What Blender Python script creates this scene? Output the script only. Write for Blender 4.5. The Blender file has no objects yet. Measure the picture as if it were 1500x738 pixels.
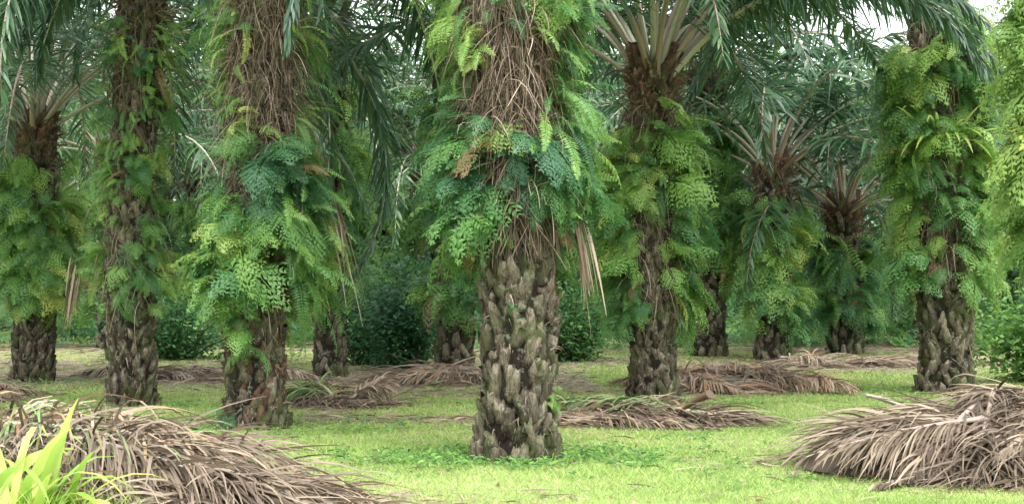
import bpy, numpy as np, math
from math import radians, pi, sin, cos
rng = np.random.default_rng(11)
U = rng.uniform
scene = bpy.context.scene

# ------------------------------------------------------------------ helpers
def norm(a):
    return a / np.maximum(np.linalg.norm(a, axis=-1, keepdims=True), 1e-9)

class MB:
    def __init__(s):
        s.v, s.f, s.t, s.n = [], [], [], 0
    def add(s, v, f, t):
        v = np.asarray(v, dtype=np.float32).reshape(-1, 3)
        s.v.append(v); s.f.append(np.asarray(f, dtype=np.int64).reshape(-1, 4) + s.n)
        s.t.append(np.broadcast_to(np.asarray(t, dtype=np.float32), (len(v),)))
        s.n += len(v)
    def mesh(s, name, mat, smooth=False):
        v = np.concatenate(s.v); f = np.concatenate(s.f); t = np.concatenate(s.t)
        me = bpy.data.meshes.new(name)
        me.vertices.add(len(v)); me.vertices.foreach_set("co", v.ravel())
        me.loops.add(len(f) * 4); me.loops.foreach_set("vertex_index", f.ravel().astype(np.int32))
        me.polygons.add(len(f)); me.polygons.foreach_set("loop_start", (np.arange(len(f)) * 4).astype(np.int32))
        if smooth:
            me.polygons.foreach_set("use_smooth", np.ones(len(f), dtype=bool))
        a = me.attributes.new("tint", 'FLOAT', 'POINT'); a.data.foreach_set("value", t.astype(np.float32))
        me.materials.append(mat)
        me.update(calc_edges=True)
        return me
    def build(s, name, mat, parent=None, smooth=False):
        if s.n == 0: return None
        return obj(name, s.mesh(name, mat, smooth), parent)

def obj(name, me, parent=None):
    o = bpy.data.objects.new(name, me)
    scene.collection.objects.link(o)
    if parent: o.parent = parent
    return o

def empty(name, loc=(0, 0, 0)):
    o = bpy.data.objects.new(name, None); o.location = loc
    o.empty_display_size = 0.3
    scene.collection.objects.link(o)
    return o

def wob(x, y, s=1.0, seed=0.0):
    return (np.sin(x*1.3*s+seed)+np.sin(y*1.7*s+1.3+seed*2)+np.sin((x+y)*0.9*s+2.1+seed)+np.sin((x*0.7-y*1.9)*s*1.6+seed*3)
            + 0.5*np.sin(x*4.1*s+y*2.3*s+seed)+0.5*np.sin(y*5.3*s-x*3.1*s))/5.0

def gz(x, y):
    return 0.03*wob(x, y, 0.8)

def ribbons(mb, P, D, L, W, g, k, prof, tint, twist=None, clamp=None, lift=0.0, wobble=0.0):
    n = len(P)
    if n == 0: return
    P = np.asarray(P, float); D = norm(np.asarray(D, float))
    L = np.broadcast_to(L, (n,)); W = np.broadcast_to(W, (n,)); g = np.broadcast_to(g, (n,))
    up = np.array([0, 0, 1.0])
    side = np.cross(D, up); bad = np.linalg.norm(side, axis=1) < 0.15
    side[bad] = np.array([1.0, 0.1, 0]); side = norm(side)
    if twist is not None:
        nn = np.cross(side, D); tw = np.broadcast_to(twist, (n,))[:, None]
        side = side*np.cos(tw)+nn*np.sin(tw)
    pts = [P]; p = P.copy()
    w3 = rng.normal(0, 1, (n, 3))*wobble
    for j in range(1, k+1):
        d = D + w3*((j/k)-0.3) + np.outer(g*((j-0.5)/k)**1.2, [0, 0, -1.0])
        d = norm(d); p = p + d*(L/k)[:, None]; pts.append(p)
    pts = np.stack(pts, 1)
    prof = np.asarray(prof, float)
    off = side[:, None, :]*(W[:, None]*prof[None, :]*0.5)[:, :, None]
    v = np.stack([pts-off, pts+off], 2)
    if clamp is not None:
        h = clamp(v[..., 0], v[..., 1]) + (np.broadcast_to(lift, (n,))+0.004)[:, None, None]
        v[..., 2] = np.maximum(v[..., 2], h)
    v = v.reshape(-1, 3)
    base = (np.arange(n)*(k+1)*2)[:, None]
    j = np.arange(k)[None, :]*2
    f = np.stack([base+j, base+j+1, base+j+3, base+j+2], -1)
    mb.add(v, f, np.repeat(np.broadcast_to(tint, (n,)), (k+1)*2))

def tube(mb, path, rad, sides=6, tint=0.5, flat=1.0):
    path = np.asarray(path, float); m = len(path)
    T = norm(np.gradient(path, axis=0))
    ref = np.array([0, 0, 1.0]) if abs(T[0][2]) < 0.95 and abs(T[m//2][2]) < 0.97 else np.array([0.98, 0.2, 0])
    S = norm(np.cross(T, ref)); N = np.cross(S, T)
    a = np.arange(sides)/sides*2*pi
    rad = np.broadcast_to(rad, (m,))
    v = path[:, None, :] + rad[:, None, None]*(np.cos(a)[None, :, None]*S[:, None, :] + flat*np.sin(a)[None, :, None]*N[:, None, :])
    i = np.arange(m-1)[:, None]*sides; j = np.arange(sides)[None, :]; j2 = (j+1) % sides
    f = np.stack([i+j, i+j2, i+sides+j2, i+sides+j], -1)
    mb.add(v.reshape(-1, 3), f, tint)
    for e in (0, m-1):
        ring = v[e]; c = path[e][None, :]+(ring-path[e][None, :])*0.02
        vv = np.concatenate([ring, c]); jj = np.arange(sides); k2 = (jj+1) % sides
        mb.add(vv, np.stack([jj, k2, k2+sides, jj+sides], -1), tint)

# ------------------------------------------------------------------ materials
def newmat(name):
    m = bpy.data.materials.new(name); m.use_nodes = True
    nt = m.node_tree; nt.nodes.clear()
    out = nt.nodes.new('ShaderNodeOutputMaterial')
    return m, nt, out

def ramp(nt, stops):
    r = nt.nodes.new('ShaderNodeValToRGB'); e = r.color_ramp.elements
    while len(e) < len(stops): e.new(0.5)
    for el, (p, c) in zip(e, stops):
        el.position = p; el.color = (*c, 1)
    return r

def leaf_mat(name, stops, rough=0.5, trans=0.35, spec=0.4, tk=1.4):
    m, nt, out = newmat(name); N = nt.nodes.new; Lk = nt.links.new
    at = N('ShaderNodeAttribute'); at.attribute_name = 'tint'
    r = ramp(nt, stops); Lk(at.outputs['Fac'], r.inputs['Fac'])
    b = N('ShaderNodeBsdfPrincipled'); b.inputs['Roughness'].default_value = rough
    b.inputs['Specular IOR Level'].default_value = spec
    Lk(r.outputs['Color'], b.inputs['Base Color'])
    if trans > 0:
        t = N('ShaderNodeBsdfTranslucent')
        r2 = ramp(nt, [(p, tuple(min(0.9, ch*tk) for ch in c)) for p, c in stops]); Lk(at.outputs['Fac'], r2.inputs['Fac'])
        Lk(r2.outputs['Color'], t.inputs['Color'])
        mx = N('ShaderNodeMixShader'); mx.inputs['Fac'].default_value = trans
        Lk(b.outputs[0], mx.inputs[1]); Lk(t.outputs[0], mx.inputs[2]); Lk(mx.outputs[0], out.inputs['Surface'])
    else:
        Lk(b.outputs[0], out.inputs['Surface'])
    return m

M_fern = leaf_mat('fern_leaf', [(0.0, (0.055, 0.15, 0.075)), (0.3, (0.085, 0.205, 0.065)), (0.55, (0.145, 0.285, 0.065)), (0.82, (0.26, 0.40, 0.10)), (0.93, (0.38, 0.44, 0.11)), (1.0, (0.25, 0.17, 0.09))], 0.48, 0.38, 0.4)
M_palm = leaf_mat('palm_leaflet', [(0.0, (0.025, 0.065, 0.035)), (0.5, (0.05, 0.115, 0.05)), (0.85, (0.11, 0.20, 0.065)), (1.0, (0.26, 0.31, 0.08))], 0.38, 0.28, 0.5)
M_dry = leaf_mat('dry_leaflet', [(0.0, (0.06, 0.045, 0.032)), (0.3, (0.18, 0.138, 0.10)), (0.6, (0.35, 0.285, 0.205)), (0.8, (0.36, 0.20, 0.12)), (0.9, (0.16, 0.18, 0.075)), (1.0, (0.15, 0.25, 0.09))], 0.6, 0.12, 0.3)
M_grass = leaf_mat('grass_blade', [(0.0, (0.12, 0.20, 0.05)), (0.5, (0.26, 0.38, 0.10)), (0.85, (0.40, 0.51, 0.16)), (1.0, (0.48, 0.42, 0.25))], 0.55, 0.35, 0.3)
M_bush = leaf_mat('bush_leaf', [(0.0, (0.022, 0.08, 0.045)), (0.5, (0.06, 0.165, 0.05)), (1.0, (0.19, 0.34, 0.075))], 0.5, 0.35, 0.3)
M_far = leaf_mat('distant_leaf_hazed', [(0.0, (0.06, 0.13, 0.06)), (0.5, (0.16, 0.29, 0.11)), (1.0, (0.33, 0.48, 0.20))], 0.6, 0.4, 0.15)  # paler greens: distance haze and light through leaves put into the colour
M_bright = leaf_mat('young_blade', [(0.0, (0.14, 0.30, 0.05)), (0.6, (0.36, 0.50, 0.09)), (1.0, (0.60, 0.62, 0.20))], 0.4, 0.4, 0.5)

def bark_mat():
    m, nt, out = newmat('palm_bark'); N = nt.nodes.new; Lk = nt.links.new
    at = N('ShaderNodeAttribute'); at.attribute_name = 'tint'
    r = ramp(nt, [(0.0, (0.012, 0.009, 0.007)), (0.22, (0.078, 0.063, 0.044)), (0.5, (0.165, 0.138, 0.10)), (0.75, (0.28, 0.24, 0.18)), (0.8, (0.085, 0.048, 0.032)), (1.0, (0.17, 0.095, 0.06))])
    Lk(at.outputs['Fac'], r.inputs['Fac'])
    tc = N('ShaderNodeTexCoord')
    mp = N('ShaderNodeMapping'); mp.inputs['Scale'].default_value = (12, 12, 3)
    Lk(tc.outputs['Object'], mp.inputs['Vector'])
    n1 = N('ShaderNodeTexNoise'); n1.inputs['Scale'].default_value = 4.5; n1.inputs['Detail'].default_value = 8; n1.inputs['Roughness'].default_value = 0.75
    Lk(mp.outputs[0], n1.inputs['Vector'])
    m1 = N('ShaderNodeMapRange'); m1.inputs['From Min'].default_value = 0.34; m1.inputs['From Max'].default_value = 0.66
    m1.inputs['To Min'].default_value = 0.25; m1.inputs['To Max'].default_value = 1.75
    Lk(n1.outputs['Fac'], m1.inputs['Value'])
    hs = N('ShaderNodeHueSaturation'); Lk(r.outputs['Color'], hs.inputs['Color']); Lk(m1.outputs[0], hs.inputs['Value'])
    n2 = N('ShaderNodeTexNoise'); n2.inputs['Scale'].default_value = 11; n2.inputs['Detail'].default_value = 8; n2.inputs['Roughness'].default_value = 0.75
    Lk(tc.outputs['Object'], n2.inputs['Vector'])
    r2 = ramp(nt, [(0.55, (0, 0, 0)), (0.61, (1, 1, 1))]); Lk(n2.outputs['Fac'], r2.inputs['Fac'])
    mx = N('ShaderNodeMixRGB'); mx.inputs[2].default_value = (0.35, 0.37, 0.28, 1)
    mf = N('ShaderNodeMath'); mf.operation = 'MULTIPLY'; mf.inputs[1].default_value = 0.5
    Lk(r2.outputs[0], mf.inputs[0]); Lk(mf.outputs[0], mx.inputs[0]); Lk(hs.outputs[0], mx.inputs[1])
    n3 = N('ShaderNodeTexNoise'); n3.inputs['Scale'].default_value = 3.1; n3.inputs['Detail'].default_value = 6; n3.inputs['Roughness'].default_value = 0.7
    Lk(tc.outputs['Object'], n3.inputs['Vector'])
    r3 = ramp(nt, [(0.48, (0, 0, 0)), (0.62, (0.65, 0.65, 0.65))]); Lk(n3.outputs['Fac'], r3.inputs['Fac'])
    mx2 = N('ShaderNodeMixRGB'); mx2.inputs[2].default_value = (0.075, 0.10, 0.03, 1)
    Lk(r3.outputs[0], mx2.inputs[0]); Lk(mx.outputs[0], mx2.inputs[1])
    b = N('ShaderNodeBsdfPrincipled'); b.inputs['Roughness'].default_value = 0.9; b.inputs['Specular IOR Level'].default_value = 0.2
    Lk(mx2.outputs[0], b.inputs['Base Color'])
    bp = N('ShaderNodeBump'); bp.inputs['Strength'].default_value = 1.0; bp.inputs['Distance'].default_value = 0.03
    Lk(n1.outputs['Fac'], bp.inputs['Height']); Lk(bp.outputs[0], b.inputs['Normal'])
    Lk(b.outputs[0], out.inputs['Surface'])
    return m
M_bark = bark_mat()
M_root = leaf_mat('aerial_root', [(0.0, (0.045, 0.03, 0.022)), (0.5, (0.15, 0.108, 0.075)), (1.0, (0.36, 0.30, 0.23))], 0.85, 0.0, 0.2)
M_pet = leaf_mat('petiole', [(0.0, (0.13, 0.08, 0.05)), (0.4, (0.34, 0.28, 0.24)), (0.7, (0.34, 0.36, 0.25)), (1.0, (0.22, 0.32, 0.11))], 0.5, 0.0, 0.4)

def ground_mat():
    m, nt, out = newmat('ground_soil_grass'); N = nt.nodes.new; Lk = nt.links.new
    at = N('ShaderNodeAttribute'); at.attribute_name = 'tint'
    tc = N('ShaderNodeTexCoord')
    n1 = N('ShaderNodeTexNoise'); n1.inputs['Scale'].default_value = 2.2; n1.inputs['Detail'].default_value = 9; n1.inputs['Roughness'].default_value = 0.7
    n2 = N('ShaderNodeTexNoise'); n2.inputs['Scale'].default_value = 28; n2.inputs['Detail'].default_value = 6; n2.inputs['Roughness'].default_value = 0.75
    Lk(tc.outputs['Object'], n1.inputs['Vector']); Lk(tc.outputs['Object'], n2.inputs['Vector'])
    ad = N('ShaderNodeMath'); ad.operation = 'ADD'; Lk(at.outputs['Fac'], ad.inputs[0])
    s = N('ShaderNodeMath'); s.operation = 'MULTIPLY_ADD'; s.inputs[1].default_value = 1.4; s.inputs[2].default_value = -0.7
    Lk(n1.outputs['Fac'], s.inputs[0]); Lk(s.outputs[0], ad.inputs[1])
    rr = ramp(nt, [(0.25, (0, 0, 0)), (0.75, (1, 1, 1))]); Lk(ad.outputs[0], rr.inputs['Fac'])
    g = ramp(nt, [(0.3, (0.13, 0.17, 0.06)), (0.5, (0.23, 0.30, 0.10)), (0.7, (0.35, 0.41, 0.16))]); Lk(n2.outputs['Fac'], g.inputs['Fac'])
    d = ramp(nt, [(0.3, (0.08, 0.06, 0.045)), (0.5, (0.21, 0.175, 0.125)), (0.72, (0.40, 0.345, 0.26))]); Lk(n2.outputs['Fac'], d.inputs['Fac'])
    mx = N('ShaderNodeMixRGB'); Lk(rr.outputs[0], mx.inputs[0]); Lk(g.outputs[0], mx.inputs[1]); Lk(d.outputs[0], mx.inputs[2])
    b = N('ShaderNodeBsdfPrincipled'); b.inputs['Roughness'].default_value = 0.95; b.inputs['Specular IOR Level'].default_value = 0.15
    Lk(mx.outputs[0], b.inputs['Base Color'])
    bp = N('ShaderNodeBump'); bp.inputs['Strength'].default_value = 0.7; bp.inputs['Distance'].default_value = 0.03
    Lk(n2.outputs['Fac'], bp.inputs['Height']); Lk(bp.outputs[0], b.inputs['Normal'])
    Lk(b.outputs[0], out.inputs['Surface'])
    return m
M_ground = ground_mat()

# ------------------------------------------------------------------ fern templates
def rhomb(b, d, s, L, W):
    return [b, b+d*L*0.4+s*W*0.5, b+d*L, b+d*L*0.4-s*W*0.5]

def fern_template(kind, e0, e1, lod=0, seed=0):
    r = np.random.default_rng(seed)
    v, f = [], []
    def q(p4):
        i = len(v); v.extend(p4); f.append([i, i+1, i+2, i+3])
    m = 24; t = np.linspace(0, 1, m)
    pit = np.radians(e0+(e1-e0)*t**0.8)
    bend = r.uniform(-0.5, 0.5)
    yaw = bend*t
    T = np.stack([np.cos(pit)*np.cos(yaw), np.cos(pit)*np.sin(yaw), np.sin(pit)], 1)
    P = np.concatenate([[[0, 0, 0]], np.cumsum(T[:-1]/(m-1), 0)])
    def at(x):
        i = min(int(x*(m-1)), m-2); a = x*(m-1)-i
        return P[i]*(1-a)+P[i+1]*a, norm(T[i])
    for i in range(0, m-1, 4):
        j = min(i+4, m-1); Sd = np.array([0, 1, 0])*0.006
        q([P[i]-Sd, P[i]+Sd, P[j]+Sd*0.6, P[j]-Sd*0.6])
    if kind == 'lace':
        K = [10, 8, 7][lod]
        for i in range(K):
            x = 0.2+0.78*(i/(K-1))
            for sg in (-1, 1):
                p, tt = at(min(0.999, x+sg*0.012))
                S = norm(np.cross([0, 0, 1.0], tt)); Nn = np.cross(tt, S)
                pl = (0.44*(1-((x-0.2)/0.82))**0.85+0.04)*r.uniform(0.8, 1.1)
                ang = radians(64-20*x+r.uniform(-8, 8))
                dn = r.uniform(0.0, 0.4)
                d = norm(tt*cos(ang)+S*sg*sin(ang)-Nn*dn)
                J = max(2, int([8, 6, 4][lod]*pl/0.42+0.5))
                ps = norm(np.cross(Nn, d))
                q([p, p+d*pl*0.5+ps*0.005, p+d*pl, p+d*pl*0.5-ps*0.005])
                for k in range(J):
                    y = 0.12+0.86*k/J
                    dd = norm(d+np.array([0, 0, -0.35*y]))
                    b = p+dd*pl*y
                    l2 = ([0.29, 0.31, 0.34][lod]*pl*(1-y)**0.8+0.025)*r.uniform(0.8, 1.15)
                    sp = pl*0.86/J
                    for s2 in (-1, 1):
                        a2 = radians(46)
                        d2 = norm(dd*cos(a2)+ps*s2*sin(a2)-Nn*r.uniform(-0.1, 0.25))
                        s3 = norm(np.cross(Nn, d2))
                        if lod == 0 and l2 > 0.05:
                            for s4 in (-1, 1):
                                d3 = norm(d2*0.78+s3*s4*0.65)
                                s5 = norm(np.cross(Nn, d3))
                                q(rhomb(b+d2*l2*0.22, d3, s5, l2*0.48, l2*0.20))
                            q(rhomb(b, d2, s3, l2, l2*0.25))
                        else:
                            q(rhomb(b, d2, s3, l2, min(sp*[0.72, 0.8, 1.05][lod], l2*0.5)))
                q(rhomb(p+d*pl*0.86, norm(d+np.array([0, 0, -0.3])), ps, pl*0.2, pl*0.06))
        p, tt = at(0.98); S = norm(np.cross([0, 0, 1.0], tt)); q(rhomb(p, tt, S, 0.08, 0.03))
    else:
        K = 30 if lod == 0 else 15
        for i in range(K):
            x = 0.1+0.9*(i/(K-1))*0.99
            p, tt = at(x)
            S = norm(np.cross([0, 0, 1.0], tt)); Nn = np.cross(tt, S)
            l = 0.12*min(1, (x+0.05)/0.3)**0.5*(1-x**3*0.75)*r.uniform(0.85, 1.15)
            for sg in (-1, 1):
                d = norm(tt*0.25+S*sg-Nn*r.uniform(0.0, 0.7))
                ps = norm(np.cross(Nn, d))
                q(rhomb(p, d, ps, l, 0.025 if lod == 0 else 0.045))
    return np.array(v, float), np.array(f)

AN = [(35, -55), (20, -75), (5, -85), (45, -60), (-15, -85), (30, -85), (0, -88)]
TM = {'lace': [fern_template('lace', a, b, 0, i) for i, (a, b) in enumerate(AN)],
      'laceM': [fern_template('lace', a, b, 1, i) for i, (a, b) in enumerate(AN)],
      'laceL': [fern_template('lace', a, b, 2, i) for i, (a, b) in enumerate(AN)],
      'sword': [fern_template('sword', a, b, 0, i) for i, (a, b) in enumerate([(50, -75), (30, -88), (10, -88), (60, -50)])],
      'swordL': [fern_template('sword', a, b, 1, i) for i, (a, b) in enumerate([(50, -75), (20, -88), (60, -60)])]}

def place(mb, kind, P, az, pitch, roll, s, tint):
    T = TM[kind]; n = len(P); pick = rng.integers(0, len(T), n)
    for i, (tv, tf) in enumerate(T):
        w = np.where(pick == i)[0]; k = len(w)
        if k == 0: continue
        a, p, r = az[w], pitch[w], roll[w]
        ca, sa, cp, sp, cr, sr = np.cos(a), np.sin(a), np.cos(p), np.sin(p), np.cos(r), np.sin(r)
        z = np.zeros(k); o = np.ones(k)
        Rz = np.stack([np.stack([ca, -sa, z], -1), np.stack([sa, ca, z], -1), np.stack([z, z, o], -1)], 1)
        Ry = np.stack([np.stack([cp, z, -sp], -1), np.stack([z, o, z], -1), np.stack([sp, z, cp], -1)], 1)
        Rx = np.stack([np.stack([o, z, z], -1), np.stack([z, cr, -sr], -1), np.stack([z, sr, cr], -1)], 1)
        R = Rz@Ry@Rx
        v = np.einsum('kij,vj->kvi', R, tv)*s[w][:, None, None]+P[w][:, None, :]
        f = tf[None]+(np.arange(k)*len(tv))[:, None, None]
        mb.add(v.reshape(-1, 3), f, np.repeat(tint[w], len(tv)))

# ------------------------------------------------------------------ palm frond
def frond(leaf, rach, O, az, e0, e1, L, n=80, leafL=0.8, leafW=0.042, droop=0.9, tint=0.4, r0=0.045, bend=0.0, clamp=None,
          pet=0.2, k=3, ptint=0.55, plum=0.45, pw=1.15, ang0=75, ang1=30, tj=0.12, lift=0.05, wobble=0.05):
    m = 26; t = np.linspace(0, 1, m)
    pit = np.radians(e0+(e1-e0)*t**pw); yaw = radians(az)+bend*t**1.5
    T = np.stack([np.cos(pit)*np.cos(yaw), np.cos(pit)*np.sin(yaw), np.sin(pit)], 1)
    P = np.asarray(O, float)+np.concatenate([[[0, 0, 0]], np.cumsum(T[:-1]*L/(m-1), 0)])
    if clamp is not None:
        P[:, 2] = np.maximum(P[:, 2], clamp(P[:, 0], P[:, 1])+lift)
        T = norm(np.gradient(P, axis=0))
    rad = r0*(1-t)**0.8*0.9+0.006
    rad[0] *= 1.6; rad[1] *= 1.15
    tube(rach, P, rad, 5, ptint, 0.7)
    for sg in (-1, 1):
        x = np.clip(pet+(1-pet)*(np.arange(n)+U(0, 1, n))/n, 0, 0.999)
        i = (x*(m-1)).astype(int); i = np.minimum(i, m-2); a = (x*(m-1)-i)[:, None]
        p = P[i]*(1-a)+P[i+1]*a; tt = T[i]
        S = np.cross(tt, [0, 0, 1.0]); S = np.where(np.linalg.norm(S, axis=1, keepdims=True) < 0.2, np.array([[-sin(radians(az)), cos(radians(az)), 0]]), S); S = norm(S)
        N = np.cross(S, tt)
        y = (x-pet)/(1-pet)
        an = np.radians(ang0+(ang1-ang0)*y+rng.normal(0, 6, n))
        ph = rng.normal(0.1, plum, n)
        d = tt*np.cos(an)[:, None]+(S*sg*np.cos(ph)[:, None]+N*np.sin(ph)[:, None])*np.sin(an)[:, None]
        ll = leafL*(0.45+0.55*np.sin(np.clip(y*1.15+0.15, 0, 1)*pi)**0.6)*(1-0.45*y**3)*U(0.85, 1.1, n)
        ribbons(leaf, p, d, ll, leafW*U(0.8, 1.2, n), droop*U(0.6, 1.4, n), k, np.interp(np.linspace(0, 1, k+1), [0, 0.25, 0.7, 1], [0.6, 1, 0.75, 0.08]),
                np.clip(tint+rng.normal(0, tj, n), 0, 1), twist=rng.normal(0, 0.5, n), clamp=clamp, lift=U(0, lift, n), wobble=wobble)

# ------------------------------------------------------------------ oil palm
def palm(name, x, y, H, r=0.28, lean=(0, 0), zones=(), roots=(), nf=26, fl=5.2, lod=0, flare=0.15, low=10, extra=(), crown=True,
         barktint=0.4, red=None, epi=(), ftint=0.42, skip=None, r0=0.038, dead=()):
    root = empty(name, (x, y, 0))
    base = np.array([0, 0, gz(x, y)])
    def ax(z):
        z = np.asarray(z, float)
        return np.stack([lean[0]*z+0.03*np.sin(z*1.3+x), lean[1]*z, z], -1)
    def rad(z):
        return r*(1+flare*np.exp(-np.asarray(z)/0.25)+0.06*np.sin(np.asarray(z)*2.1+x*3)+0.04*np.sin(np.asarray(z)*5+y))
    tb = MB()
    zz = np.linspace(-0.1, H, 30)
    c = ax(zz); tube(tb, c, rad(zz)*0.97, 20, 0.02)  # near-black core tint paints the shade in gaps between scales
    per_m = 130*(0.28/r) if lod == 0 else 60
    N = int(H*per_m)
    zi = np.linspace(-0.15, H-0.05, N)+rng.normal(0, 0.035, N); th = np.arange(N)*radians(137.508)+rng.normal(0, 0.15, N)
    if lod == 0:
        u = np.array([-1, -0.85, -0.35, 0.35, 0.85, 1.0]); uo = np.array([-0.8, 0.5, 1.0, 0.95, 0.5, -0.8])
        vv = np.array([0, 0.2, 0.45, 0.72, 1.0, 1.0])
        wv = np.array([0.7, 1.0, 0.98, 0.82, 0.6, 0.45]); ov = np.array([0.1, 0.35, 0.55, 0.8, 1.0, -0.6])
        ut = np.array([0.15, 0.65, 1, 1, 0.65, 0.15]); vt = np.array([0.25, 0.55, 0.85, 1.0, 1.15, 0.05])  # crevice shade painted into tint: scale edges and bases darker, tips lighter
        Wd = U(0.085, 0.16, N)*(r/0.28)
    else:
        u = np.array([-1, -0.6, 0.6, 1.0]); uo = np.array([-0.6, 1.0, 1.0, -0.6])
        vv = np.array([0, 0.4, 1.0, 1.0]); wv = np.array([0.8, 1, 0.55, 0.4]); ov = np.array([0.1, 0.6, 1.0, -0.6])
        ut = np.array([0.2, 1, 1, 0.2]); vt = np.array([0.3, 0.8, 1.1, 0.1])  # same painted crevice shade for the coarse scales
        Wd = U(0.13, 0.19, N)*(r/0.28)
    nu, nv = len(u), len(vv)
    Hh = U(0.12, 0.30, N); Th = U(0.02, 0.07, N)
    top = np.clip((zi-(H-0.8))/0.8, 0, 1); Hh = Hh*(1+0.8*top); Th = Th*(1+1.6*top)
    Rz_ = rad(zi)
    skew = rng.normal(0, 0.28, N)
    wid = (Wd*0.5)[:, None, None]*wv[None, :, None]*u[None, None, :]
    ang = th[:, None, None]+(wid+(skew*Hh)[:, None, None]*vv[None, :, None])/Rz_[:, None, None]
    ro = Rz_[:, None, None]+Th[:, None, None]*np.where(ov[None, :, None] > 0, ov[None, :, None]*uo[None, None, :], -0.5)
    ro = ro+rng.normal(0, 0.008, ro.shape)
    z = zi[:, None, None]+Hh[:, None, None]*vv[None, :, None]+rng.normal(0, 0.024, ro.shape)*vv[None, :, None]
    z = z - (Hh[:, None, None]*0.10)*(u[None, None, :]**2)*vv[None, :, None]
    cc = ax(z)
    v = cc.copy(); v[..., 0] += ro*np.cos(ang); v[..., 1] += ro*np.sin(ang)
    idx = np.arange(N*nu*nv).reshape(N, nv, nu)
    f = np.stack([idx[:, :-1, :-1], idx[:, :-1, 1:], idx[:, 1:, 1:], idx[:, 1:, :-1]], -1)
    ti = np.clip(rng.normal(barktint, 0.17, N), 0.1, 0.62)
    if red is not None:
        isred = (zi > red[0]) & (zi < red[1]) & (U(0, 1, N) < 0.5); ti = np.where(isred, U(0.8, 0.97, N), ti)
    isred = U(0, 1, N) < top*1.3; ti = np.where(isred, U(0.8, 1, N), ti)
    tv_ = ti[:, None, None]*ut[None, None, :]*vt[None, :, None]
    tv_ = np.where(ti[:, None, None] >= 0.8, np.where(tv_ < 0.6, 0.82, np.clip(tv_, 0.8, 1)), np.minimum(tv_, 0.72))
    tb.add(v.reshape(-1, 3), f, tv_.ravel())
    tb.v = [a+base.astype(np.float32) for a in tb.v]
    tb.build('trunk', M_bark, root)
    rb = MB()
    if lod == 0:
        n = int(H*240); zr = U(0, H, n); a = U(0, 2*pi, n); R = rad(zr)+U(0.0, 0.05, n)
        p = ax(zr)+np.stack([R*np.cos(a), R*np.sin(a), np.zeros(n)], -1)
        ribbons(rb, p, np.stack([np.cos(a)*0.8+rng.normal(0, .4, n), np.sin(a)*0.8+rng.normal(0, .4, n), rng.normal(0.2, 0.9, n)], -1), U(0.03, 0.16, n), U(0.004, 0.014, n), U(0.5, 3.0, n), 3, [1, 0.8, 0.5, 0.2], U(0, 0.9, n), twist=U(0, pi, n), wobble=0.4)
    for (z0, z1, n, az0, sp) in roots:
        zr = U(z0, z1, n); a = radians(az0)+rng.normal(0, 1, n)*radians(sp); R = rad(zr)+U(0.0, 0.12, n)
        p = ax(zr)+np.stack([R*np.cos(a), R*np.sin(a), np.zeros(n)], -1)
        a2 = a+rng.normal(0, 1.0, n)
        d = np.stack([np.cos(a2)*0.5, np.sin(a2)*0.5, rng.normal(-0.4, 0.7, n)], -1)
        ribbons(rb, p, d, U(0.12, 0.6, n), U(0.004, 0.010, n), U(0.8, 3.0, n), 5, [1, 1, 0.9, 0.8, 0.6, 0.3], np.clip(rng.normal(0.42, 0.3, n), 0, 1), twist=U(0, pi, n), wobble=0.6)
    for (z0, az0, reach, L0, n) in dead:   # withered frond strips hanging from the trunk
        a = radians(az0)+rng.normal(0, 0.12, n); R = rad(z0)+reach*U(0.8, 1.1, n)
        p = ax(np.full(n, z0))+np.stack([R*np.cos(a), R*np.sin(a), U(-0.25, 0.1, n)], -1)
        ribbons(rb, p, np.stack([np.cos(a)*0.25, np.sin(a)*0.25, -np.ones(n)], -1)+rng.normal(0, 0.08, (n, 3)), L0*U(0.5, 1.1, n), U(0.012, 0.028, n), 1.0, 6, [0.5, 1, 1, 0.9, 0.7, 0.5, 0.2], U(0.3, 1.0, n), twist=U(0, pi, n), wobble=0.12)
    if crown:
        n = 260; zr = U(H-0.7, H+0.15, n); a = U(0, 2*pi, n); R = rad(zr)+0.05
        p = ax(zr)+np.stack([R*np.cos(a), R*np.sin(a), np.zeros(n)], -1)
        d = np.stack([np.cos(a), np.sin(a), rng.normal(0.3, 0.6, n)], -1)
        ribbons(rb, p, d, U(0.08, 0.35, n), U(0.012, 0.03, n), U(0, 2, n), 3, [1, 0.9, 0.6, 0.2], U(0.1, 0.6, n), twist=U(0, pi, n), wobble=0.4)
    rb.v = [a+base.astype(np.float32) for a in rb.v]
    rb.build('aerial_roots', M_root, root)
    fb = MB()
    for (z0, z1, az0, sp, n, kind, s0, s1, t0, t1) in zones:
        nt_ = max(1, n//7); tz = U(z0, z1, nt_); ta = radians(az0)+U(-1, 1, nt_)*radians(sp); tt = U(max(0, t0-0.2), t1+0.03, nt_); ts = U(0.55, 1.12, nt_)
        w = rng.integers(0, nt_, n)
        zr = np.clip(tz[w]+rng.normal(0, 0.11, n), z0-0.1, z1+0.1); a = ta[w]+rng.normal(0, 0.26, n); R = rad(zr)+U(0.0, 0.06, n)
        p = ax(zr)+np.stack([R*np.cos(a), R*np.sin(a), np.zeros(n)], -1)
        tt_ = np.clip(tt[w]+rng.normal(0, 0.09, n), 0, 0.92); tt_ = np.where(U(0, 1, n) < 0.015, 1.0, tt_)
        place(fb, kind, p, a+rng.normal(0, 0.5, n), np.radians(rng.normal(-8, 20, n)), rng.normal(0, 0.45, n), U(s0, s1, n)*ts[w], tt_)
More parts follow.
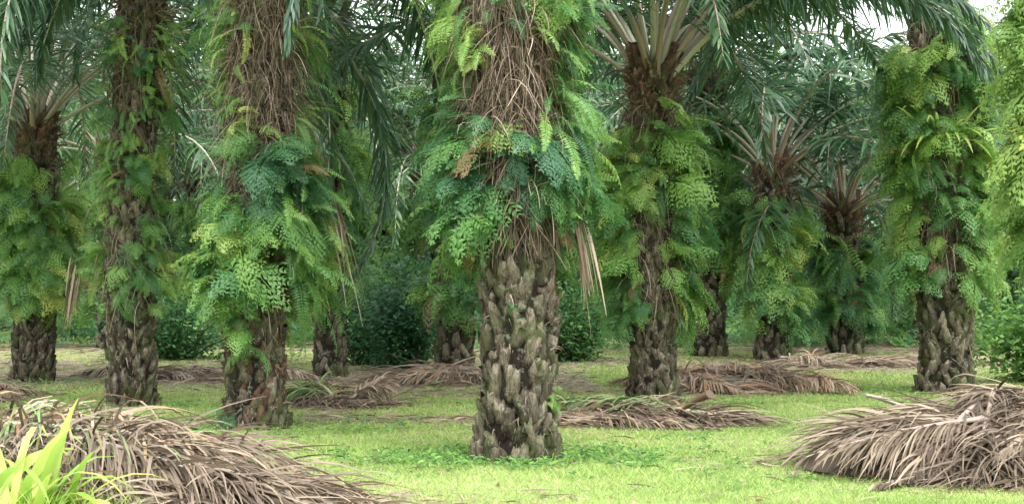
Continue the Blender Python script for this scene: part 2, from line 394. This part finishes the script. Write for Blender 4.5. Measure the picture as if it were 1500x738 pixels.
    for (z0, az0, n, L0, W0, t0) in epi:
        a = radians(az0)+rng.normal(0, 0.9, n); R = rad(z0)
        p = ax(np.full(n, z0))+np.stack([R*np.cos(a), R*np.sin(a), U(-0.08, 0.08, n)], -1)
        d = np.stack([np.cos(a), np.sin(a), U(0.2, 1.8, n)], -1)
        ribbons(fb, p, d, L0*U(0.7, 1.2, n), W0, U(0.5, 1.8, n), 6, [0.5, 0.9, 1, 1, 0.85, 0.55, 0.05], np.clip(rng.normal(t0, 0.08, n), 0, 0.95), twist=rng.normal(0, 0.4, n))
    if fb.n:
        fb.v = [a+base.astype(np.float32) for a in fb.v]
        fb.build('epiphyte_ferns', M_fern, root)
    lb, pb = MB(), MB()
    if crown:
        for i in range(nf):
            q = i/nf; az = (i*137.508+rng.normal(0, 8)) % 360
            if skip and skip[0] < az < skip[1] and q > 0.25: continue
            e0 = 86-(86-low)*q**0.8+rng.normal(0, 4); e1 = e0-95-25*q+rng.normal(0, 10)
            c0 = ax(H-0.1+0.25*(1-q)); rr = 0.10+0.12*q
            O = c0+np.array([rr*cos(radians(az)), rr*sin(radians(az)), 0])
            frond(lb, pb, O, az, e0, e1, fl*U(0.85, 1.1)*(0.8+0.2*min(1, q*3)), n=95 if lod == 0 else 46, leafL=0.8 if lod == 0 else 0.85, leafW=0.034 if lod == 0 else 0.065,
                  k=4 if lod == 0 else 3, tint=ftint+rng.normal(0, 0.1), r0=r0, bend=rng.normal(0, 0.25), ptint=U(0.1, 0.7), pet=0.24)
    for (oz, az, e0, e1, L, bend, tn) in extra:
        O = ax(oz)+np.array([0.2*cos(radians(az)), 0.2*sin(radians(az)), 0])
        frond(lb, pb, O, az, e0, e1, L, n=140, leafL=0.8, leafW=0.032, k=5, tint=tn, bend=bend, pet=0.15, droop=1.2)
    lb.build('fronds', M_palm, root); pb.build('petioles', M_pet, root, True)
    return root

FR = (215, 325)
palm('oil_palm', 0.03, 13.8, 6.6, 0.275, (-0.004, 0),
     zones=[(2.1, 3.0, 188, 36, 95, 'lace', 0.5, 0.85, 0.0, 0.35), (2.1, 2.7, -24, 36, 60, 'lace', 0.4, 0.7, 0.05, 0.4),
            (1.9, 2.9, 8, 36, 80, 'sword', 0.5, 0.85, 0.35, 0.68), (2.0, 2.9, 15, 35, 70, 'lace', 0.45, 0.8, 0.3, 0.6), (1.8, 2.8, 175, 36, 90, 'laceM', 0.45, 0.8, 0.3, 0.68), (2.35, 2.6, -112, 14, 9, 'lace', 0.3, 0.5, 0.05, 0.25),
            (3.1, 4.3, 180, 42, 90, 'sword', 0.45, 0.75, 0.4, 0.78), (2.9, 4.3, 5, 42, 90, 'sword', 0.45, 0.75, 0.4, 0.78), (3.0, 4.3, 10, 42, 70, 'lace', 0.4, 0.7, 0.4, 0.75), (3.3, 4.4, 175, 40, 30, 'lace', 0.35, 0.6, 0.4, 0.75),
            (3.3, 4.0, -75, 30, 12, 'lace', 0.2, 0.35, 0.4, 0.75), (2.0, 4.2, 90, 60, 60, 'laceL', 0.5, 0.8, 0.3, 0.65),
            (0.2, 1.8, -90, 90, 26, 'lace', 0.05, 0.14, 0.3, 0.6)],
     roots=[(2.0, 4.2, 2200, -90, 50), (1.8, 2.9, 260, -75, 45), (2.2, 4.0, 200, 90, 60)], nf=12, low=45, flare=0.15, barktint=0.44, skip=FR, dead=[(2.15, -10, 0.28, 0.9, 26)],
     extra=[(6.3, 150, 5, -85, 4.2, 0.15, 0.2), (6.5, 195, -40, -86, 3.6, 0.1, 0.15)])
palm('oil_palm', -2.6, 16.7, 6.8, 0.27, (0.012, 0),
     zones=[(1.9, 2.85, -35, 45, 110, 'lace', 0.45, 0.85, 0.15, 0.55), (1.4, 2.4, 200, 50, 110, 'laceM', 0.45, 0.8, 0.4, 0.8),
            (1.1, 2.4, 10, 45, 90, 'sword', 0.6, 1.0, 0.5, 0.82), (1.3, 2.4, -5, 40, 60, 'laceM', 0.4, 0.75, 0.4, 0.8), (3.2, 4.7, 185, 45, 90, 'sword', 0.35, 0.7, 0.6, 0.88),
            (2.8, 4.7, 0, 45, 80, 'sword', 0.35, 0.75, 0.5, 0.85), (0.9, 1.6, -110, 60, 36, 'laceM', 0.3, 0.5, 0.35, 0.65), (1.3, 4.6, 90, 70, 60, 'laceL', 0.5, 0.8, 0.3, 0.6),
            (0.05, 0.3, -140, 30, 10, 'laceM', 0.15, 0.3, 0.3, 0.5), (2.8, 4.5, -90, 80, 26, 'laceM', 0.2, 0.4, 0.5, 0.8)],
     roots=[(2.4, 4.8, 2300, -90, 75), (1.2, 2.5, 350, -90, 70)], barktint=0.32, red=(0, 1.3), nf=12, low=40, flare=0.2, skip=FR, dead=[(2.3, 5, 0.5, 1.0, 14)],
     extra=[(6.6, -8, -42, -87, 4.3, 0.05, 0.1), (6.6, 25, -35, -86, 4.6, -0.1, 0.12), (6.6, 55, -25, -80, 4.8, 0.1, 0.2), (5.9, 150, 0, -80, 4.0, 0, 0.25)])
palm('oil_palm', -4.55, 19.5, 5.3, 0.24, (0.02, 0),
     zones=[(1.3, 4.5, -90, 130, 270, 'laceM', 0.22, 0.46, 0.35, 0.8), (1.4, 4.6, -90, 180, 170, 'sword', 0.3, 0.6, 0.4, 0.82), (1.0, 4.0, 90, 60, 40, 'laceL', 0.3, 0.55, 0.3, 0.6)],
     roots=[(1.2, 4.8, 600, -90, 80)], barktint=0.35, nf=22, low=0, ftint=0.25, dead=[(1.7, 190, 0.4, 0.7, 20)], extra=[(5.2, 205, -10, -85, 3.2, 0, 0.1), (5.2, -20, -5, -85, 3.0, 0, 0.1), (5.2, 235, 0, -75, 3.4, 0, 0.1)])
palm('oil_palm', -7.0, 24.0, 3.75, 0.27, (0, 0),
     zones=[(1.3, 3.2, -90, 120, 430, 'laceM', 0.4, 0.8, 0.5, 0.85), (1.2, 3.0, 90, 60, 40, 'laceL', 0.5, 0.8, 0.5, 0.8)],
     barktint=0.25, nf=24, low=40)
palm('oil_palm', 1.7, 20.0, 4.0, 0.25, (0.004, 0),
     zones=[(1.2, 3.35, -10, 45, 210, 'laceM', 0.4, 0.85, 0.42, 0.8), (1.1, 3.3, 195, 42, 210, 'laceM', 0.4, 0.8, 0.45, 0.85), (2.2, 3.3, -90, 120, 40, 'sword', 0.4, 0.7, 0.4, 0.8), (1.2, 3.3, 90, 70, 40, 'laceL', 0.5, 0.8, 0.5, 0.8)],
     roots=[(1.2, 3.6, 700, -90, 60)], barktint=0.35, nf=28, low=42,
     extra=[(3.9, -12, 58, -78, 5.3, 0, 0.25), (3.9, -32, 50, -72, 4.8, 0.1, 0.2), (3.9, 12, 62, -80, 5.6, 0, 0.25)])
palm('oil_palm', 5.77, 21.8, 7.0, 0.32, (-0.015, 0),
     zones=[(1.6, 5.0, -12, 45, 290, 'laceM', 0.45, 0.95, 0.5, 0.82), (1.6, 5.0, 190, 42, 290, 'laceM', 0.45, 0.95, 0.5, 0.85), (2.2, 5.2, -90, 130, 60, 'sword', 0.5, 0.9, 0.55, 0.85), (2.4, 5.0, -90, 50, 50, 'laceM', 0.3, 0.5, 0.4, 0.75), (1.4, 4.8, 90, 70, 60, 'laceL', 0.5, 0.9, 0.5, 0.8)],
     roots=[(1.5, 5.0, 1300, -90, 60)], barktint=0.45, nf=13, low=38, epi=[(3.3, -80, 34, 0.8, 0.05, 0.88)], skip=FR,
     extra=[(6.0, 170, 8, -70, 4.6, 0.1, 0.3), (6.2, 150, 0, -80, 4.6, 0.2, 0.2)])
palm('oil_palm', 5.15, 14.4, 6.8, 0.3, (0, 0),
     zones=[(1.9, 4.4, 205, 60, 330, 'laceM', 0.6, 1.0, 0.75, 0.88), (1.9, 4.4, 195, 60, 60, 'sword', 0.6, 1.0, 0.75, 0.88), (1.7, 4.4, 20, 80, 40, 'laceL', 0.6, 0.9, 0.6, 0.85)],
     nf=11, low=45, skip=FR)
palm('oil_palm', 3.87, 32.0, 5.4, 0.3, (0, 0), zones=[(1.5, 4.8, -90, 150, 330, 'laceL', 0.5, 0.9, 0.45, 0.8), (1.5, 4.6, -90, 180, 90, 'swordL', 0.6, 1.1, 0.4, 0.8)], nf=26, low=35, lod=1, ftint=0.35)
palm('oil_palm', 4.95, 31.0, 3.6, 0.28, (0, 0), zones=[(0.9, 3.0, -90, 150, 290, 'laceL', 0.45, 0.85, 0.4, 0.78)], nf=24, low=35, lod=1, ftint=0.35)
palm('oil_palm', 6.7, 33.0, 2.9, 0.3, (0, 0), zones=[(0.7, 2.3, -90, 150, 230, 'laceL', 0.45, 0.85, 0.2, 0.6), (0.7, 2.2, -90, 180, 90, 'swordL', 0.8, 1.3, 0.3, 0.6)], nf=26, low=20, lod=1, ftint=0.3)
palm('oil_palm', -2.85, 25.8, 6.0, 0.22, (0.0, 0), zones=[(1.3, 4.8, -90, 150, 240, 'laceL', 0.4, 0.75, 0.4, 0.8), (1.3, 4.6, 0, 60, 90, 'swordL', 0.6, 1.1, 0.5, 0.85)], roots=[(1, 3.5, 200, -90, 80)], nf=18, low=25, lod=1)
palm('oil_palm', -0.85, 24.5, 5.2, 0.26, (0, 0), zones=[(1.2, 4.2, -90, 150, 330, 'laceL', 0.45, 0.8, 0.3, 0.75)], roots=[(1, 3.5, 150, -90, 80)], nf=18, low=25, lod=1)

variants = []
for i, (H, tl, th_) in enumerate([(4.2, 0.4, 0.75), (3.3, 0.3, 0.65), (5.2, 0.5, 0.85)]):
    o = palm('oil_palm', [-8.8, 9.6, -4.4][i], [36, 38, 41][i], H, 0.27, (0, 0), zones=[(0.9, H-0.6, -90, 180, 250, 'laceL', 0.45, 0.95, tl, th_), (1.0, H-0.7, -90, 180, 80, 'swordL', 0.7, 1.1, tl, th_)], nf=24, low=18, lod=1, ftint=0.5)
    variants.append(o)
spots = [(-2.2, 42), (1.0, 40), (4.9, 45), (8.4, 47), (13.5, 43), (-12.5, 44), (-7.0, 49), (15.5, 36), (-0.2, 49), (3.0, 54), (11.5, 54), (-4.4, 55),
         (-12, 56), (7.5, 60), (-8.5, 63), (1.5, 64), (16, 60), (-18, 58), (-2, 60), (11.5, 64), (-6.4, 43), (-10, 52)]
for i, (sx, sy) in enumerate(spots):
    src = variants[i % 3]
    e = empty('oil_palm', (sx, sy, 0)); e.rotation_euler = (0, 0, U(0, 6.28)); s = U(0.95, 1.2); e.scale = (s, s, s*U(0.95, 1.15))
    for ch in src.children:
        obj(ch.name.split('.')[0], ch.data, e)

# ------------------------------------------------------------------ ground
def pile_h(cx, cy, rx, ry, H, rot):
    c, s = cos(rot), sin(rot)
    def h(x, y):
        dx, dy = x-cx, y-cy
        a = (dx*c+dy*s)/rx; b = (-dx*s+dy*c)/ry
        q = np.clip(1-(a*a+b*b), 0, 1)
        return gz(x, y)+H*q**0.75*(1+0.22*wob(x, y, 3.0, cx))-0.01
    return h
TREES = [(0.03, 13.8), (-2.6, 16.7), (-4.55, 19.5), (-7, 24), (1.7, 20), (5.77, 21.8), (5.15, 14.4), (3.87, 32), (4.95, 31), (6.7, 33), (-2.85, 25.8), (-0.85, 24.5)]
PD = [(-2.95, 10.7, 2.0, 1.15, 0.48, -0.1), (4.3, 13.0, 2.1, 0.95, 0.5, 0.1), (1.35, 17.2, 1.2, 0.55, 0.14, 0.0), (2.95, 22.3, 1.2, 0.9, 0.26, 0.1),
      (-1.95, 19.6, 0.8, 0.6, 0.08, 0.0), (-1.1, 24.0, 0.8, 0.7, 0.2, 0), (-4.6, 25, 1.4, 0.8, 0.12, 0), (-7.3, 20.5, 1.2, 0.8, 0.3, 0), (6.2, 28.5, 2.0, 0.8, 0.1, 0.0)]
def litter(x, y):
    v = 0.15+0.36*np.clip((y-23)/6, 0, 1)+0.28*wob(x, y, 0.55, 2.0)+0.2*wob(x, y, 1.7, 6.0)
    for (cx, cy, rx, ry, H, rot) in PD:
        v = v+0.8*np.exp(-(((x-cx)/(rx*1.15))**2+((y-cy)/(ry*1.4))**2)**1.3)
    v = v+0.4*np.exp(-((y-17.8)/0.6)**2)*(x < 1)*(x > -2.3)
    v = v+0.5*np.exp(-((y-24.5)/2.6)**2)*(x < 1.2)
    v = v-0.5*np.exp(-(((x-5.5)/3.5)**2+((y-18.5)/2.2)**2))
    return v
def spaced(lo, hi, n, c, span):
    t = np.linspace(-1, 1, n); return c+np.sign(t)*(np.abs(t)*span+np.abs(t)**7*(hi-lo)*0.5)
gx = spaced(-600, 600, 241, 0, 18); gy = spaced(-600, 600, 241, 20, 20)
X, Y = np.meshgrid(gx, gy)
near = np.exp(-((X/40)**2+((Y-20)/50)**2)**2)
Z = gz(X, Y)*near
gb = MB(); idx = np.arange(X.size).reshape(X.shape)
gb.add(np.stack([X, Y, Z], -1), np.stack([idx[:-1, :-1], idx[:-1, 1:], idx[1:, 1:], idx[1:, :-1]], -1), np.clip(litter(X, Y), 0, 1).ravel())
gb.build('ground', M_ground, None, True)

n = 480000
y = 9.5+24*U(0, 1, n)**1.6; x = U(-1, 1, n)*(y*0.35+1.0)
keep = litter(x, y)+rng.normal(0, 0.16, n)+0.2*wob(x, y, 3.1, 4) < 0.46
x, y = x[keep], y[keep]; n = len(x)
gr = MB(); a = U(0, 2*pi, n); tall = 1+0.6*np.clip(wob(x, y, 2.2, 5), -1, 1)
ribbons(gr, np.stack([x, y, gz(x, y)-0.004], -1), np.stack([np.cos(a)*0.7, np.sin(a)*0.7, U(0.5, 1.4, n)], -1), U(0.025, 0.065, n)*tall, U(0.005, 0.010, n)*(y/14), 0.5, 1, [1, 0.15],
        np.clip(0.55+0.3*wob(x, y, 1.1, 8)+0.15*wob(x, y, 4.0, 3)+rng.normal(0, 0.25, n), 0, 1), twist=U(0, pi, n))
gr.build('grass', M_grass)

wd = MB()
cs = []
for (tx, ty) in TREES[:7]:
    k = 110 if ty < 14 else 22
    a = U(0, 2*pi, k); R = 0.35+np.abs(rng.normal(0, 0.4, k)); cs.append(np.stack([tx+R*np.cos(a)*1.5, ty+R*np.sin(a)*0.9-0.1], -1))
k = 70; yy = U(11, 26, k); cs.append(np.stack([U(-0.33, 0.36, k)*yy, yy], -1))
cs = np.concatenate(cs); per = 26
c = np.repeat(cs, per, 0); n = len(c); c = c+rng.normal(0, 0.09, c.shape); a = U(0, 2*pi, n)
ribbons(wd, np.stack([c[:, 0], c[:, 1], gz(c[:, 0], c[:, 1])+U(0, 0.06, n)], -1), np.stack([np.cos(a), np.sin(a), U(0.1, 1.2, n)], -1), U(0.03, 0.11, n), U(0.008, 0.022, n), 1.2, 3, [0.4, 1, 0.8, 0.08], np.clip(rng.normal(0.75, 0.22, n), 0, 1), twist=rng.normal(0, 0.6, n))
wd.build('weeds', M_bush)

n = 70000; y = 10+28*U(0, 1, n)**1.1; x = U(-1, 1, n)*(y*0.37+1)
keep = litter(x, y)+rng.normal(0, 0.18, n) > 0.45
x, y = x[keep], y[keep]; n = len(x); a = U(0, 2*pi, n)
lt = MB()
ribbons(lt, np.stack([x, y, gz(x, y)+U(0.0, 0.03, n)], -1), np.stack([np.cos(a), np.sin(a), rng.normal(0.05, 0.12, n)], -1), U(0.05, 0.35, n), U(0.008, 0.025, n), 0.4, 3, [0.6, 1, 0.8, 0.1], np.clip(rng.normal(0.42, 0.22, n), 0, 0.85), twist=rng.normal(0, 0.6, n), clamp=gz, lift=U(0, 0.02, n), wobble=0.2)
lt.build('leaf_litter', M_dry)

# ------------------------------------------------------------------ heaps of cut fronds
def heap(name, p, fronds, nfree, azfree, spfree, tf=(0.2, 0.6), butts=(), Lf=(0.4, 0.9), Wf=(0.01, 0.026), lift=0.06):
    cx, cy, rx, ry, H, rot = p; h = pile_h(*p)
    root = empty(name, (0, 0, 0))
    mb = MB(); R, A = np.meshgrid(np.linspace(0, 1.0, 18), np.linspace(0, 2*pi, 49)); c, s = cos(rot), sin(rot)
    lx, ly = R*np.cos(A)*rx*0.97, R*np.sin(A)*ry*0.97
    xx = cx+lx*c-ly*s; yy = cy+lx*s+ly*c; zz = h(xx, yy)-0.02
    idx = np.arange(R.size).reshape(R.shape)
    mb.add(np.stack([xx, yy, zz], -1), np.stack([idx[:-1, :-1], idx[:-1, 1:], idx[1:, 1:], idx[1:, :-1]], -1), 0.02)
    mb.build('decayed_core', M_dry, root, True)
    lb, rb = MB(), MB()
    nb = max(8, nfree//45); rr = np.sqrt(U(0, 1, nb))*0.98; a = U(0, 2*pi, nb); bq = radians(azfree)+rng.normal(0, radians(spfree), nb); bt = U(tf[0], tf[1], nb)
    w = rng.integers(0, nb, nfree); n = nfree
    lx, ly = (rr*np.cos(a)*rx)[w], (rr*np.sin(a)*ry)[w]
    x = cx+lx*c-ly*s+rng.normal(0, 0.12, n); y = cy+lx*s+ly*c+rng.normal(0, 0.12, n)
    q = bq[w]+rng.normal(0, 0.28, n)
    ribbons(lb, np.stack([x, y, h(x, y)+U(0.0, lift, n)], -1), np.stack([np.cos(q), np.sin(q), rng.normal(0.08, 0.2, n)], -1), U(*Lf, n), U(*Wf, n), U(0.4, 1.4, n), 6, [0.6, 1, 1, 0.85, 0.6, 0.4, 0.08],
            np.clip(bt[w]+rng.normal(0, 0.1, n), 0, 0.78), twist=rng.normal(0, 0.8, n), clamp=h, lift=U(0, lift, n), wobble=0.25)
    for (ox, oy, oz, az, e0, e1, L, tn, ang0, ang1, ll) in fronds:
        frond(lb, rb, (ox, oy, oz), az, e0, e1, L, n=100, leafL=ll, leafW=0.022, droop=1.6, tint=tn, r0=0.03, bend=rng.normal(0, 0.2), clamp=h, pet=0.1, k=6, ptint=0.3 if tn < 0.85 else 0.8, plum=0.4, ang0=ang0, ang1=ang1, tj=0.11, lift=lift, wobble=0.2)
    for (p0, p1, r0, r1, tn) in butts:
        t = np.linspace(0, 1, 8)[:, None]; P = np.array(p0)*(1-t)+np.array(p1)*t+np.array([0, 0, 0.02])*np.sin(t*pi)
        tube(rb, P, np.linspace(r0, r1, 8), 7, tn, 0.45)
    lb.build('dead_leaflets', M_dry, root); rb.build('cut_petioles', M_pet, root)
    return root

fr = []
for i in range(14):
    fr.append((U(-5.0, -2.9), U(10.2, 11.5), U(0.25, 0.42), U(-42, -2), U(-5, 5), U(-35, -15), U(1.6, 2.6), U(0.3, 0.62), 60, 20, U(0.5, 0.8)))
fr.append((-3.9, 10.7, 0.52, -14, 8, -32, 2.8, 0.87, 75, 35, 0.75)); fr.append((-4.1, 11.0, 0.50, -8, 7, -30, 2.9, 0.85, 75, 35, 0.8)); fr.append((-3.8, 11.1, 0.5, -4, 5, -26, 2.5, 0.15, 75, 35, 0.7)); fr.append((-3.4, 10.5, 0.5, -26, 6, -34, 2.3, 0.2, 75, 35, 0.7))
heap('dead_frond_pile', PD[0], fr, 4000, -40, 38, (0.18, 0.6), butts=[((-2.15, 9.85, 0.22), (-1.85, 10.05, 0.40), 0.05, 0.03, 0.35), ((-2.4, 10.0, 0.46), (-2.2, 9.75, 0.18), 0.03, 0.02, 0.1), ((-2.75, 11.2, 0.48), (-2.6, 11.1, 0.6), 0.05, 0.05, 0.4)])
fr = []
for i in range(15):
    fr.append((U(3.6, 5.8), U(12.5, 13.7), U(0.25, 0.45), U(170, 250), U(-8, 6), U(-30, -15), U(1.2, 2.0), U(0.15, 0.5), 45, 12, U(0.45, 0.8)))
heap('dead_frond_pile', PD[1], fr, 3800, 210, 55, (0.12, 0.55), butts=[((3.35, 13.8, 0.40), (2.95, 13.7, 0.54), 0.055, 0.03, 0.45), ((4.3, 12.4, 0.42), (3.7, 12.2, 0.22), 0.03, 0.02, 0.3), ((3.1, 12.9, 0.3), (2.5, 12.6, 0.12), 0.025, 0.015, 0.1)])
heap('dead_frond_pile', PD[2], [(1.95, 17.0, 0.12, 170, 12, -10, 1.7, 0.98, 50, 20, 0.5), (1.9, 17.2, 0.12, 176, 14, -8, 1.5, 0.98, 50, 20, 0.5), (0.6, 17.2, 0.05, -5, 3, -10, 1.6, 0.45, 60, 20, 0.5), (0.8, 16.9, 0.05, -20, 3, -10, 1.4, 0.5, 60, 20, 0.5), (0.4, 17.3, 0.05, 20, 3, -10, 1.4, 0.3, 60, 20, 0.5)],
     1300, -20, 60, (0.12, 0.6), butts=[((1.72, 16.9, 0.14), (2.02, 16.75, 0.34), 0.03, 0.11, 0.0)], lift=0.04)
fr = [(U(2.0, 3.8), U(21.8, 22.8), 0.18, U(-60, 0)+rng.choice([0, 180]), 4, -15, U(1.2, 2.0), U(0.66, 0.78), 60, 20, 0.55) for i in range(7)]
heap('dead_frond_pile', PD[3], fr, 1400, -60, 70, (0.2, 0.78), lift=0.06)
heap('dead_frond_pile', PD[4], [(-2.1, 19.5, 0.1, 170, 22, -20, 0.9, 0.97, 60, 30, 0.5), (-2.1, 19.4, 0.1, 120, 28, -20, 0.9, 0.92, 70, 30, 0.5), (-1.9, 19.3, 0.1, 20, 38, -10, 0.6, 0.5, 50, 20, 0.4), (-1.8, 19.4, 0.1, 45, 42, 0, 0.6, 0.55, 40, 20, 0.4)], 500, -60, 80, (0.2, 0.6), lift=0.03)
for i in range(5, 9):
    cx, cy, rx, ry = PD[i][:4]
    fr = [(cx+U(-0.8, 0.8)*rx, cy+U(-0.5, 0.5)*ry, 0.15, U(0, 360), 3, -15, U(1.0, 1.8), U(0.3, 0.72) if U(0, 1) < 0.8 else 0.95, 65, 20, 0.5) for k in range(4)]
    heap('dead_frond_pile', PD[i], fr, 800, U(0, 360), 90, (0.15, 0.65), lift=0.05)

# ------------------------------------------------------------------ shrubs and undergrowth
def shrub(name, cx, cy, rx, ry, h, n, t0, t1, L=0.11, W=0.05, mat=M_bush):
    root = empty(name, (cx, cy, 0)); sb, lb = MB(), MB()
    tips = []
    for i in range(22):
        a = U(0, 2*pi); q = math.sqrt(U(0, 1)); t = np.linspace(0, 1, 6)[:, None]
        e = np.array([q*rx*cos(a), q*ry*sin(a), h*U(0.5, 1.1)*(1-0.35*q*q)])
        P = np.array([0.15*cos(a), 0.15*sin(a), 0])*(1-t)+e*t+rng.normal(0, 0.05, (6, 3)); P[0, 2] = 0
        tube(sb, P, np.linspace(0.018, 0.004, 6), 5, 0.1); tips.append(P)
    tips = np.concatenate([p[1:] for p in tips])
    c = tips[rng.integers(0, len(tips), n)]+rng.normal(0, 1, (n, 3))*np.array([rx, ry, h])*0.13
    c[:, 2] = np.abs(c[:, 2])
    a = U(0, 2*pi, n)
    ribbons(lb, c, np.stack([np.cos(a), np.sin(a), U(-0.5, 0.6, n)], -1), L*U(0.7, 1.3, n), W*U(0.7, 1.3, n), 0.8, 3, [0.35, 1, 0.8, 0.1], np.clip(U(t0, t1, n)+0.12*wob(c[:, 0], c[:, 1]+c[:, 2], 4), 0, 1), twist=rng.normal(0, 0.6, n))
    sb.build('stems', M_root, root); lb.build('leaves', mat, root)
shrub('shrub', -1.75, 27.5, 1.0, 0.8, 1.6, 4500, 0.05, 0.4)
shrub('shrub', -2.6, 29, 1.0, 0.8, 1.9, 3500, 0.1, 0.5)
shrub('shrub', 8.1, 24.0, 1.5, 1.2, 1.3, 6500, 0.5, 1.0)
shrub('shrub', 1.0, 30.5, 1.1, 0.8, 1.3, 3000, 0.3, 0.7)
shrub('shrub', -6.4, 31, 1.6, 1.0, 1.5, 4000, 0.2, 0.6)

ug = MB()
n = 3600; y = U(36, 62, n); x = U(-1, 1, n)*(y*0.36+2)
ok = (wob(x, y, 0.5, 4) > -0.25) | (y > 46); x, y = x[ok], y[ok]; n = len(x)
place(ug, 'laceL', np.stack([x, y, U(0.0, 1.4, n)*np.clip((y-34)/12, 0.1, 1.4)], -1), U(0, 2*pi, n), np.radians(rng.normal(25, 18, n)), rng.normal(0, 0.4, n), U(0.7, 1.5, n), np.clip(rng.normal(0.3, 0.2, n), 0, 0.9))
ug.build('fern_undergrowth', M_fern)
us = MB(); n = 32000; y = U(48, 64, n); x = U(-1, 1, n)*(y*0.36+2); hh = 3.0+1.8*wob(x, y, 0.9, 9)
a = U(0, 2*pi, n)
ribbons(us, np.stack([x, y, U(0, 1, n)*hh], -1), np.stack([np.cos(a), np.sin(a), U(-0.6, 0.6, n)], -1), U(0.2, 0.5, n), U(0.07, 0.16, n), 0.8, 2, [0.4, 1, 0.1], np.clip(0.3+0.4*wob(x, y, 1.5, 2)+rng.normal(0, 0.15, n), 0, 1), twist=rng.normal(0, 0.7, n))
us.build('bush_undergrowth', M_bush)

tm = MB()
n = 85000
x = U(-40, 40, n); y = U(70, 82, n)
topz = 11+3.0*wob(x, y*0.3, 0.45, 1)+2.0*wob(x, y, 1.3, 7)
z = U(0, 1, n)**0.8*topz
dens = wob(x+z*0.6, y*0.6+z, 0.8, 3)+0.25*rng.normal(0, 1, n) > -0.4
x, y, z = x[dens], y[dens], z[dens]; n = len(x); a = U(0, 2*pi, n)
ribbons(tm, np.stack([x, y, z], -1), np.stack([np.cos(a), np.sin(a), U(-0.8, 0.5, n)], -1), U(0.3, 0.9, n), U(0.10, 0.28, n), 0.8, 2, [0.4, 1, 0.1],
        np.clip(0.45+0.35*wob(x*0.8, z, 1.0, 2)+rng.normal(0, 0.15, n), 0, 1), twist=U(0, pi, n))
tm.build('distant_foliage', M_far)

root = empty('palm_seedling', (0, 0, 0)); yb = MB()
n = 38; a = U(-1.2, 2.6, n)
ribbons(yb, np.stack([rng.normal(-2.8, 0.12, n), rng.normal(9.3, 0.1, n), np.full(n, 0.02)], -1), np.stack([np.cos(a)*0.6, np.sin(a)*0.4, U(0.8, 1.6, n)], -1), U(0.45, 1.0, n), U(0.04, 0.085, n), U(0.6, 1.8, n), 8, [0.3, 0.6, 0.9, 1, 1, 0.9, 0.7, 0.4, 0.04], U(0.2, 1.0, n), twist=rng.normal(0, 0.4, n))
yb.build('blades', M_bright, root)
root = empty('tall_grass_tuft', (0, 0, 0)); tg = MB()
n = 1100; c = rng.integers(0, 9, n); cx = np.linspace(-3.15, -2.25, 9)[c]+rng.normal(0, 0.07, n); cy = 9.35+0.25*np.sin(c*2.3)+rng.normal(0, 0.07, n); a = U(0, 2*pi, n)
ribbons(tg, np.stack([cx, cy, gz(cx, cy)], -1), np.stack([np.cos(a)*0.4, np.sin(a)*0.4, np.ones(n)], -1), U(0.3, 0.6, n)*np.interp(cx, [-3.2, -2.2], [1.0, 0.65]), U(0.005, 0.011, n), U(0.3, 1.8, n), 5, [0.8, 1, 0.9, 0.7, 0.4, 0.05], U(0.1, 0.9, n), twist=rng.normal(0, 0.5, n))
tg.build('blades', M_bright, root)

# ------------------------------------------------------------------ light, sky, camera
w = bpy.data.worlds.new("World"); scene.world = w; w.use_nodes = True
nt = w.node_tree; bg = nt.nodes['Background']
sky = nt.nodes.new('ShaderNodeTexSky'); sky.sky_type = 'NISHITA'; sky.sun_disc = False
sky.sun_elevation = radians(62); sky.sun_rotation = radians(160); sky.dust_density = 4; sky.air_density = 1.2
hs = nt.nodes.new('ShaderNodeHueSaturation'); hs.inputs['Saturation'].default_value = 0.14; hs.inputs['Value'].default_value = 4.3
nt.links.new(sky.outputs[0], hs.inputs['Color']); nt.links.new(hs.outputs[0], bg.inputs['Color'])
bg.inputs['Strength'].default_value = 0.15
sl = bpy.data.lights.new('sun', 'SUN'); sl.energy = 1.5; sl.angle = radians(25); sl.color = (1, 0.98, 0.94)
so = bpy.data.objects.new('sun', sl); scene.collection.objects.link(so)
so.rotation_euler = (radians(28), 0, radians(20))

cam = bpy.data.cameras.new('camera'); co = bpy.data.objects.new('camera', cam); scene.collection.objects.link(co)
co.location = (0, 0, 1.5); co.rotation_euler = (radians(90.98), 0, 0)
cam.lens = 57.6; cam.sensor_width = 36; cam.clip_start = 0.1; cam.clip_end = 2000
scene.camera = co
scene.view_settings.view_transform = 'Standard'; scene.view_settings.look = 'None'; scene.view_settings.exposure = 0
